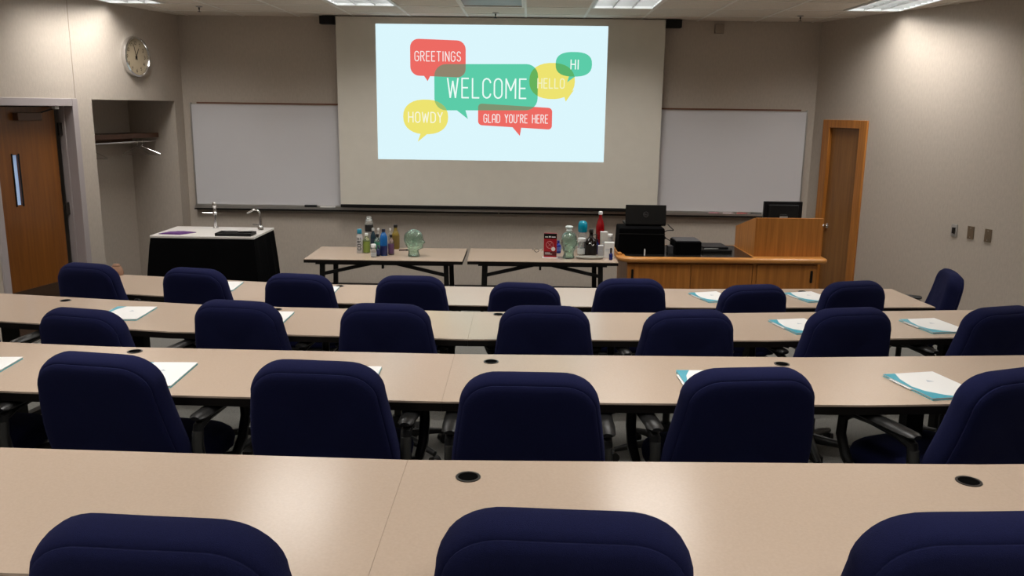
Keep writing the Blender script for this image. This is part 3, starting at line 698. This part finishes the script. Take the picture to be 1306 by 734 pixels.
bottle('clear_jar', 'clear plastic jar between the stoppered glass head and dark jug', (.53, 8.26), .17, .04, .03, (.78, .82, .82), (.75, .78, .78), (.6, .64, .64), (.1, .5), clear=True, neck=.8, shoulder=.85)
jg = bottle('dark_jug', 'dark brown jug with a small loop handle in front of the red bottle', (.620, 8.24), .262, .058, .035, (.006, .003, .002), (.006, .004, .003), (.005, .003, .003), (.08, .5), neck=.3, shoulder=.56)
obj('handle', MB().tube([(.02, 0, .205), (.05, 0, .21), (.055, 0, .18), (.045, 0, .155)], .006, 8), mat('jug_glass', (.014, .007, .005), .15), jg, True)
obj('emblem', MB().tube([(.0585*math.sin(a_/10-.45), -.0597*math.cos(a_/10-.45), .12+.012*math.sin(a_*.7)) for a_ in range(0, 10)], .003, 6), 'alu', jg)
bottle('red_bottle', 'tall glossy red bottle with a silver cap against the wall', (.725, 8.48), .408, .043, .03, (.30, .005, .008), (.7, .7, .7), None, neck=.36, shoulder=.66, rough=.12)
bottle('blue_vial', 'dark blue bottle tucked behind the dark jug', (.690, 8.33), .15, .022, .02, (.012, .02, .14), (.01, .01, .02), None)
def carton(label, loc, w_, d_, h_, m_, rz=0):
    t = thing('carton', label, 'box', (loc[0], loc[1], .74), R(rz)); obj('box', MB().box(-w_/2, w_/2, -d_/2, d_/2, 0, h_), m_, t, bevel=.002)
    obj('flap', MB().box(-w_/2+.002, w_/2-.002, -d_/2+.002, d_/2-.002, h_, h_+.002), 'paper', t)
    obj('print', MB().box(-w_/2+.012, w_/2-.012, -d_/2-.001, -d_/2, h_*.55, h_*.60).box(-w_/2+.012, w_/2-.03, -d_/2-.001, -d_/2, h_*.45, h_*.48), 'greyp', t)
    return t
cream = mat('cream_card', (.62, .59, .54), .55)
carton('tall cream carton in front of the red bottle', (.748, 8.27), .07, .05, .232, cream, 6)
carton('white carton behind the small blue dropper bottle', (.79, 8.135), .095, .06, .15, 'paper', -4)
carton('short grey carton between the dark jug and white carton', (.708, 8.15), .05, .05, .115, mat('grey_card', (.42, .41, .42), .55), 0)
bottle('pill_bottle', 'white pill bottle with a ribbed lid behind the white carton', (.820, 8.38), .197, .026, .03, (.66, .65, .63), (.72, .71, .69), (.5, .48, .46), (.5, .75), neck=.8, shoulder=.88, clear=False)
bottle('dropper_bottle', 'small blue dropper bottle with a black top at the table edge', (.797, 8.02), .114, .018, .045, (.01, .02, .16), (.01, .01, .012), None, neck=.4, shoulder=.7)
t = thing('grey_tray', 'low grey oval tray at the front of the right table', 'tray', (.60, 8.06, .74))
obj('tray', MB().lathe([(.08, 0), (.12, .003), (.135, .018), (.14, .019), (.137, .014), (.12, .001), (0, .001)], 28).map(lambda v: Vector((v.x, v.y*.45, v.z))), mat('grey_tray', (.33, .32, .28), .4), t, True)
obj('rim', MB().tube([(.139*math.cos(R(a)), .139*.45*math.sin(R(a)), .0185) for a in range(0, 360, 12)], .003, 6, True), mat('grey_tray', (.33, .32, .28), .4), t)

# ------------------------------------------------------------------ instructor desk
dk = thing('instructor_desk', 'honey oak instructor desk with raised lectern in front of the right whiteboard', 'desk', (.87, 7.93, 0), R(2.3))
W_ = 1.99; DZT = .78
def desk_outline(g=0.0, rc=.13, y1=.80):
    pts = []
    for cx, cy, a0, rr in ((rc-g*0, rc, 180, rc+g), (W_-.05, .05, 270, .05+g)):
        for i in range(9): a = R(a0+90*i/8); pts.append((cx+rr*math.cos(a), cy+rr*math.sin(a)))
    return pts+[(W_+g, y1), (-g, y1)]
rings = []
for z, g in ((.728, -.016), (.732, -.004), (.742, .006), (.757, .010), (.770, .006), (.778, -.004), (.780, -.014)):
    rings.append([(x, y, z) for x, y in desk_outline(g)])
obj('desk_top', MB().loft(rings), 'oakh', dk, True)
obj('black_inlay', MB().prism([(.07, .09), (.15, .045), (1.29, .045), (1.29, .76), (.07, .76)], .780, .782), mat('black_laminate', (.01, .009, .008), .25), dk)
obj('rim', MB().bar((.022, .12, .79), (.022, .78, .79), .04, .022), 'oakh', dk, bevel=.006)
obj('body', MB().box(.09, 1.93, .09, .74, .08, .728), 'oak', dk)
obj('plinth', MB().box(.12, 1.90, .13, .72, 0, .08), 'blk', dk)
dr = obj('door', MB().box(.095, .70, .068, .09, .10, .705), 'oak', dk, bevel=.002)
obj('handle', MB().box(.128, .150, .052, .068, .545, .655), 'steel', dr, bevel=.006)
dr = obj('door', MB().box(.705, 1.295, .068, .09, .10, .705), 'oak', dk, bevel=.002)
obj('post', MB().box(1.30, 1.335, .07, .09, .10, .72), 'oak', dk)
dr = obj('door', MB().box(1.34, 1.925, .068, .09, .10, .705), 'oak', dk, bevel=.002)
obj('handle', MB().box(1.858, 1.880, .052, .068, .535, .655), 'steel', dr, bevel=.006)
lx0, lx1, ly0, ly1, lzf, lzb = 1.315, 1.965, .125, .79, 1.152, .985
obj('lectern_front', MB().box(lx0, lx1, ly0, ly0+.022, .7805, lzf), 'oak', dk, bevel=.003)
for x in (lx0, lx1-.022):
    pr = [(ly0+.022, .7805), (ly1, .7805), (ly1, lzb), (ly0+.022, lzf)]
    obj('lectern_side', MB().loft([[(x, y, z) for y, z in pr], [(x+.022, y, z) for y, z in pr]]), 'oak', dk)
pr = [(ly0+.022, lzf-.03), (.56, 1.013), (.56, .998), (ly0+.022, lzf-.045)]
obj('lectern_top', MB().loft([[(lx0+.022, y, z) for y, z in pr], [(lx1-.022, y, z) for y, z in pr]]), mat('black_laminate', (.01, .009, .008), .25), dk)
# things on the desk
def on_desk(x, y): c_, s_ = math.cos(R(2.3)), math.sin(R(2.3)); return (.87+c_*x-s_*y, 7.93+s_*x+c_*y)
cs = thing('black_case', 'black boxy equipment case under the open laptop', 'case', (1.10, 8.29, .782))
rings = [[(sx*(.228-k*.012), sy*(.165-k*.005)+0, z) for sx, sy in ((-1, -1), (1, -1), (1, 1), (-1, 1))] for k, z in ((0, 0), (0, .02), (.8, .235), (1.2, .25))]
obj('shell', MB().loft(rings), 'drape', cs, bevel=.008)
obj('zip', MB().box(-.222, .222, -.168, -.163, .19, .198), 'plast', cs)
obj('carry_handle', MB().tube([(.225, -.05, .15), (.245, -.05, .14), (.245, .05, .14), (.225, .05, .15)], .008, 8), 'plast', cs)
lp = thing('laptop', 'open black laptop on the black case, lid back facing the room', 'laptop', (1.152, 8.30, 1.034))
obj('base', MB().box(-.197, .197, 0, .26, 0, .022), 'bezel2', lp, bevel=.005)
tilt = Matrix.Rotation(R(-6), 4, 'X')
tf = lambda v: tilt @ v + Vector((0, 0, .012))
ld = obj('lid', MB().box(-.198, .198, -.016, 0, .0, .192).map(tf), 'bezel2', lp, bevel=.004)
obj('display', MB().box(-.185, .185, 0, .0012, .012, .182).map(tf), 'tv', ld)
obj('logo_ring', MB().tube([(.024*math.cos(R(a)), -.0165, .10+.024*math.sin(R(a))) for a in range(0, 360, 20)], .002, 6, True).map(tf), mat('logo_grey', (.10, .10, .10), .35, .6), ld)
lg = text_strokes('DELL', -.016, .093, .016, .107, .003); lg.map(lambda v: tf(v+Vector((0, -.0168, 0)))); obj('logo_lettering', lg, mat('logo_grey', (.10, .10, .10), .35, .6), ld)
obj('keyboard', MB().box(-.17, .17, .03, .14, .022, .024), 'plast', lp)
bb = thing('black_box', 'black box unit with a grey top on the desk right of the laptop', 'box', (1.545, 8.24, .782), R(2))
obj('body', MB().box(-.128, .128, -.12, .14, 0, .125), 'drape', bb, bevel=.006); obj('top_cover', MB().box(-.115, .12, -.105, .14, .125, .135), mat('dark_grey_top', (.06, .06, .065), .4), bb, bevel=.004)
obj('side_panel', MB().box(-.175, -.13, -.05, .06, 0, .07), mat('dark_grey_top', (.06, .06, .065), .4), bb)
dv = thing('flat_device', 'low black document device on the desk left of the lectern', 'device', (1.862, 8.40, .782), R(2.3))
obj('body', MB().box(-.165, .135, -.17, .17, 0, .035), 'plast', dv, bevel=.008); obj('lid', MB().box(-.14, .11, -.12, .16, .035, .055), 'tv', dv, bevel=.006)
obj('cable', MB().tube([(-.14, -.15, .04), (-.08, -.16, .045), (-.04, -.14, .04), (.0, -.15, .042)], .006, 6), 'gplast', dv, True)
cbm = MB()
import math as _m
pts = []
for i in range(40):
    u = i/39; pts.append((1.35+.075*_m.sin(u*9)*(.6+.4*u)+.05*u+.02, 8.30, 1.05-.20*u-.02*_m.sin(u*11)))
o = obj('power_cable', cbm.tube(pts, .005, 6), 'plast', None, True); tag(o, 'tangled black cable hanging from the laptop to the black box', 'cable')
t = thing('white_stylus', 'short white stick at the desk edge in front of the black case', 'stylus', (1.122, 8.05, .782), 0)
obj('shaft', MB().tube([(0, 0, 0), (.0, .0, .05)], .007, 8), 'paper', t, True); obj('tip', MB().tube([(0, 0, .05), (0, 0, .064)], [.006, .003], 8), 'paper', t, True)
mo = thing('monitor', 'black flat monitor behind the lectern, back facing the room', 'monitor', (2.545, 8.52, 1.025), R(1))
obj('panel', MB().box(-.193, .193, -.015, .02, .055, .245), 'tv', mo, bevel=.006)
obj('back_housing', MB().box(-.15, .15, -.035, -.015, .075, .215), 'plast', mo, bevel=.008)
obj('stand', MB().box(-.035, .035, -.05, -.03, -.02, .12), 'plast', mo, bevel=.004); obj('foot', MB().box(-.09, .09, -.10, .03, -.03, -.018), 'plast', mo, bevel=.004)
obj('silver_badge', MB().box(-.04, .04, -.054, -.05, .085, .105), 'alu', mo)

# ------------------------------------------------------------------ seating rows: tables
ORD = ['first', 'second', 'third', 'fourth', 'fifth', 'sixth']
ROWNAME = {4: 'front row', 3: 'second row from the front', 2: 'third row from the front', 1: 'row nearest the camera'}
GROM = {1: [(-.142, 2.01), (1.139, 2.045)], 2: [(-1.691, 3.495), (-.147, 3.44), (1.088, 3.482)], 3: [(-2.805, 4.974), (-1.475, 4.835), (-.164, 4.81)], 4: [(-1.391, 6.135), (2.05, 6.215)]}
LEGS = {(2, 0): (.35, 1.2), }
for r in (4, 3, 2, 1):
    far = row_pts(r); near = offset(far, .61); z = TZ[r]; nsec = len(far)-1
    for k in range(nsec):
        f0, f1, n0, n1 = far[k], far[k+1], near[k], near[k+1]
        cx = (f0[0]+f1[0]+n0[0]+n1[0])/4; cy = (f0[1]+f1[1]+n0[1]+n1[1])/4; a = math.atan2(f1[1]-f0[1], f1[0]-f0[0])
        t = thing('training_table', f'long beige laminate table, {ORD[k]} from the left in the {ROWNAME[r]}', 'table', (cx, cy, FL[r]), a, 'beige tables in the seating rows')
        def loc(p, a=a, cx=cx, cy=cy): dx, dy = p[0]-cx, p[1]-cy; return (dx*math.cos(a)+dy*math.sin(a), -dx*math.sin(a)+dy*math.cos(a))
        q = [loc(p) for p in (n0, n1, f1, f0)]
        e0, e1 = (.0004 if abs(f0[0]-SEAM[r]) < .01 else .0001), (.0004 if abs(f1[0]-SEAM[r]) < .01 else .0001)
        q = [(q[0][0]+e0, q[0][1]), (q[1][0]-e1, q[1][1]), (q[2][0]-e1, q[2][1]), (q[3][0]+e0, q[3][1])]
        obj('tabletop', MB().prism(q, .713, .72), 'lam', t)
        obj('edge_band', MB().prism(q, .682, .7128), 'blk', t)
        hl = RL[r]/2
        lo_, hi_ = LEGS.get((r, k), (-hl+.32, hl-.32))
        for x in (-hl+.34, hl-.34):
            lg = obj('leg', MB().box(x-.035, x+.035, -.03, .03, .04, .682), 'steel', t)
            obj('foot', MB().bar((x, -.27, .02), (x, .27, .02), .05, .035), 'steel', lg); obj('top_plate', MB().box(x-.03, x+.03, -.24, .24, .66, .682), 'steel', lg)
        obj('cable_rail', MB().box(-hl+.36, hl-.36, .10, .14, .64, .682), 'steel', t)
        for gp in GROM[r]:
            lp_ = loc(gp)
            if abs(lp_[0]) < hl and abs(lp_[1]) < .4:
                gr = obj('grommet', MB().lathe([(.026, .7202), (.026, .7222), (.029, .7228), (.032, .7222), (.032, .7202)], 20, (lp_[0], lp_[1], 0)), mat('grommet_ring', (.03, .028, .026), .3), t, True)
                obj('hole_shade_disc', MB().lathe([(.027, .7203), (.027, .7212), (0, .7212)], 20, (lp_[0], lp_[1], 0)), mat('hole_shade_black', (.002, .002, .002), .95, spec=.02), gr)  # black disc on the tabletop, painting the dark inside of an uncut hole

# ------------------------------------------------------------------ office chair
def outline(bw, mw, tw, h, rb, rt, n=9, zm=.30):
    """rounded back outline in xz, ccw, bottom half width bw, max mw, top tw"""
    pts = []
    def side(z):
        u = z/h
        if u < zm: return bw+(mw-bw)*math.sin(u/zm*math.pi/2)
        return mw+(tw-mw)*((u-zm)/(1-zm))**1.25
    def corner(cx, cz, rr, a0, a1, ex=1):
        for i in range(n+1):
            a = R(a0+(a1-a0)*i/n); pts.append((cx+rr[0]*math.cos(a), cz+rr[1]*math.sin(a)))
    corner(side(rb)-rb, rb, (rb, rb), -90, 0)
    for z in [rb+(h-rb-rt)*i/7 for i in range(1, 7)]: pts.append((side(z), z))
    rx = rt*1.15
    corner(side(h-rt)-rx, h-rt, (rx, rt), 0, 90)
    for i in range(1, 6):
        x = (side(h-rt)-rx)*(1-2*i/6); pts.append((x, h+.006*math.cos(x*7)-.004))
    left = [(-x, z) for x, z in pts[n+1+6:2*(n+1)+6]][::-1]
    m = pts[:2*(n+1)+6+5]
    m += left[0:]
    m += [(-side(z), z) for z in [rb+(h-rb-rt)*i/7 for i in range(6, 0, -1)]]
    m += [(-x, z) for x, z in pts[:n+1]][::-1]
    return m
def inset(poly, d):
    out = []; n = len(poly)
    for i in range(n):
        a, b, c = Vector(poly[i-1]), Vector(poly[i]), Vector(poly[(i+1) % n]); t = (c-a)
        if t.length < 1e-9: out.append(poly[i]); continue
        t.normalize(); nn = Vector((-t.y, t.x)); out.append((b.x+nn.x*d, b.y+nn.y*d))
    return out
def slab(poly, layers, fn):
    rings = [[fn(Vector((x, y, z))) for x, z in inset(poly, i)] for y, i in layers]
    mb = MB().loft(rings, False, False); N = len(poly)
    for rg, rev in ((rings[0], True), (rings[-1], False)):
        c = sum((Vector(p) for p in rg), Vector())/N
        vs = [tuple(p) for p in rg]+[tuple((Vector(p)+c)/2) for p in rg]+[tuple(c)]
        mb.add(vs, [(i, (i+1) % N, N+(i+1) % N, N+i) for i in range(N)]+[(N+i, N+(i+1) % N, 2*N) for i in range(N)])
    # weld caps
    return mb
def weld(o):
    import bmesh
    bm = bmesh.new(); bm.from_mesh(o.data); bmesh.ops.remove_doubles(bm, verts=bm.verts, dist=1e-5); bmesh.ops.recalc_face_normals(bm, faces=bm.faces); bm.to_mesh(o.data); bm.free()
    o.data.polygons.foreach_set('use_smooth', [True]*len(o.data.polygons))
    return o
def make_chair():
    t = thing('office_chair', 'navy blue office chair', 'chair', (0, 0, 0), 0, 'navy office chairs at the table rows')
    BH = .50; tl = R(15)
    def bend(v):
        x, y, z = v
        y2 = y-.10*(x*x)/.06*.25 + .0        # slight wrap: edges forward
        y2 = y+.28*x*x-.02*math.sin(z/BH*math.pi)
        zz = z
        return Vector((x, -.172+y2*math.cos(tl)-zz*math.sin(tl), .437+zz*math.cos(tl)+y2*math.sin(tl)))
    ol = outline(.250, .264, .214, BH, .07, .115)
    cush = slab(ol, [(.048, .085), (.052, .055), (.044, .022), (.026, .006), (.006, .001), (-.014, 0), (-.032, .003), (-.042, .009), (-.046, .017)], bend)
    bk = weld(obj('backrest', cush, 'navy', t, True))
    ol2 = inset(ol, .004)
    sh_ = slab(ol2, [(-.038, .022), (-.0445, .012), (-.051, .010), (-.058, .015), (-.062, .028), (-.064, .06)], bend)
    weld(obj('back_panel', sh_, 'navy', bk, True))
    # seat
    so = [(x, z-.25) for x, z in outline(.20, .245, .235, .50, .12, .12)]
    st = slab(so, [(.0, .03), (.02, .006), (.05, 0), (.075, .008), (.092, .03), (.10, .07)], lambda v: Vector((v.x, v.z+.02, .40+v.y)))
    weld(obj('seat', st, 'navy', t, True))
    obj('seat_pan', MB().box(-.19, .19, -.20, .22, .375, .40), 'plast', t, bevel=.01)
    obj('back_support', MB().tube([(0, -.10, .39), (0, -.20, .40), (0, -.235, .45), (0, -.255, .55)], [.022, .022, .02, .016], 8), 'plast', t, True)
    for sx in (-1, 1):
        X = sx*.275
        path = [(sx*.20, -.06, .388), (sx*.262, -.10, .40), (X, -.135, .46), (X, -.155, .56), (X, -.145, .625), (X, -.08, .645), (X, .05, .652), (X, .15, .645), (X, .20, .61), (X, .205, .54), (X, .17, .46), (sx*.262, .13, .40), (sx*.20, .10, .388)]
        a_ = obj('armrest', MB().tube(path, .021, 8), 'plast', t, True)
        pd = MB(); rr = []
        for y, wv, hv in ((-.165, .018, .008), (-.15, .030, .014), (-.08, .034, .016), (.05, .034, .016), (.14, .032, .015), (.185, .024, .011), (.20, .012, .006)):
            rr.append([(X+wv*math.cos(2*math.pi*i/10), y, .660+hv*math.sin(2*math.pi*i/10)) for i in range(10)])
        obj('arm_pad', pd.loft(rr), 'plast', a_, True)
        obj('arm_bracket', MB().tube([(X, -.157, .50), (X, -.162, .56), (X, -.155, .61)], .019, 8), mat('dark_grey_plastic', (.03, .03, .028), .25), a_, True)
    obj('gas_column', MB().lathe([(.03, .07), (.03, .22), (.02, .225), (.02, .375)], 12), 'plast', t, True)
    for k in range(5):
        a = R(90+72*k+18); d_ = Vector((math.cos(a), math.sin(a), 0))
        lg = obj('base_leg', MB().tube([d_*.02+Vector((0, 0, .105)), d_*.16+Vector((0, 0, .095)), d_*.285+Vector((0, 0, .07))], [.03, .022, .015], 8), 'plast', t, True)
        c_ = d_*.285; n_ = Vector((-d_.y, d_.x, 0))
        obj('caster', MB().tube([c_-n_*.022+Vector((0, 0, .028)), c_+n_*.022+Vector((0, 0, .028))], .028, 12), 'plast', lg, True)
    return t
proto = make_chair()
TOPY = -.172-.50*math.sin(R(15))        # local y of the back's top
TOPZ = .437+.50*math.cos(R(15))
CH = {1: [(-.655, 1.354, -3, 1), (.074, 1.38, -2, 1.018), (.835, 1.41, 4, 1.016)],
      2: [(-2.22, 2.80, -4, 1), (-1.482, 2.775, -9, 1), (-.712, 2.734, -4, 1), (.014, 2.647, 0, 1), (.759, 2.744, 7, 1), (1.68, 2.79, 21, 1)],
      3: [(-2.985, 4.14, -8, 1), (-2.162, 3.94, -12, 1), (-1.481, 4.17, -8, 1), (-.718, 4.157, -2, 1), (.092, 4.17, 0, 1), (.818, 4.133, 8, 1), (1.66, 4.24, 12, 1), (2.48, 4.33, 18, 1)],
      4: [(-3.03, 5.66, -13, 1.03), (-2.245, 5.545, -11, 1.03), (-1.515, 5.455, -7, 1.02), (-.77, 5.46, 0, 1.018), (-.017, 5.371, -6, 1), (.685, 5.485, 3, 1.018), (1.485, 5.431, 13, 1), (2.185, 5.56, 16, 1.01), (3.06, 6.05, 75, 1)]}
used = False
for r in (1, 2, 3, 4):
    n_ = len(CH[r])
    for k, (x, y, ang, zs) in enumerate(CH[r]):
        c = proto if not used else dup(proto); used = True
        a = R(ang); off = -TOPY
        c.location = (x-math.sin(a)*off, y+math.cos(a)*off, FL[r]); c.rotation_euler = (0, 0, a); c.scale = (1, 1, zs)
        kk = k-1 if r in (2, 3) else k
        lb = f'navy blue office chair, {(ORD+["seventh","eighth","ninth"])[max(0, kk)]} from the left in the {ROWNAME[r]}'
        if kk < 0: lb = f'navy chair sliver cut off by the left photo edge, {ROWNAME[r]}'
        if r == 4 and k == n_-1: lb = 'navy blue office chair turned sideways at the right end of the front row'
        c['label'] = lb

# ------------------------------------------------------------------ folders on the tables
def make_folder():
    t = thing('folder', 'white and teal folder', 'folder', (0, 0, 0), 0, 'white and teal folders on the tables')
    w2, h2 = .115, .15
    obj('back_cover', MB().box(-w2, w2, -h2, h2, 0, .003), 'tealL', t)
    obj('inserts', MB().box(-w2-.008, -w2+.06, -.03, h2-.05, .003, .006).box(-w2+.01, w2-.004, -h2+.004, h2-.004, .003, .007), 'paper', t)
    obj('front_cover', MB().box(-w2, w2, -h2, h2, .007, .009), 'paper', t)
    tp = [(-w2, h2), (-w2+.055, h2), (-w2+.028, h2-.07), (-w2+.014, h2-.16), (-w2+.03, -h2+.085), (-w2+.075, -h2+.03), (-w2+.125, -h2), (-w2, -h2)]
    obj('teal_swoosh', MB().add([(x, y, .0093) for x, y in tp], [(0, 1, 2, 3), (0, 3, 4, 7), (4, 5, 6, 7)]), 'teal', t)
    obj('logo_mark', MB().prism([(-.0, .03), (.03, .03), (.012, .055)], .0091, .0094), 'greyp', t)
    return t
fproto = make_folder()
FO = {2: [(-2.20, 3.20, 5), (-1.460, 3.172, 2.5), (-.70, 3.165, 2), (.735, 3.195, 2), (1.600, 3.215, 13)],
      3: [(-2.285, 4.665, 3), (-1.46, 4.605, 1), (.80, 4.60, -3), (1.535, 4.635, 14), (2.305, 4.70, 12)],
      4: [(-2.235, 6.04, 4), (-1.49, 5.93, 2), (1.33, 5.955, 18), (2.04, 6.01, 17)]}
WH = {2: 'third table row from the front', 3: 'second table row from the front', 4: 'front table row'}
used = False
for r in FO:
    for k, (x, y, a) in enumerate(FO[r]):
        f_ = fproto if not used else dup(fproto); used = True
        f_.location = (x, y, TZ[r]+.0005); f_.rotation_euler = (0, 0, R(a))
        f_['label'] = f'white folder with teal corner, {ORD[k]} from left, {WH[r]}'
# tan pouch behind the far-left chair
t = thing('tan_pouch', 'small tan pouch on the far left end of the front row table', 'pouch', (-3.19, 6.41, .84), R(10))
rings = [[(wx*math.cos(2*math.pi*i/16), dy*math.sin(2*math.pi*i/16), z) for i in range(16)] for z, wx, dy in ((0, .045, .025), (.02, .052, .03), (.05, .045, .024), (.075, .03, .014), (.09, .02, .006))]
obj('bag', MB().loft(rings), mat('tan_fabric', (.30, .17, .11), .8), t, True); obj('tie', MB().tube([(.03*math.cos(R(a)), .015*math.sin(R(a)), .073) for a in range(0, 360, 30)], .003, 6, True), 'shelf', t)
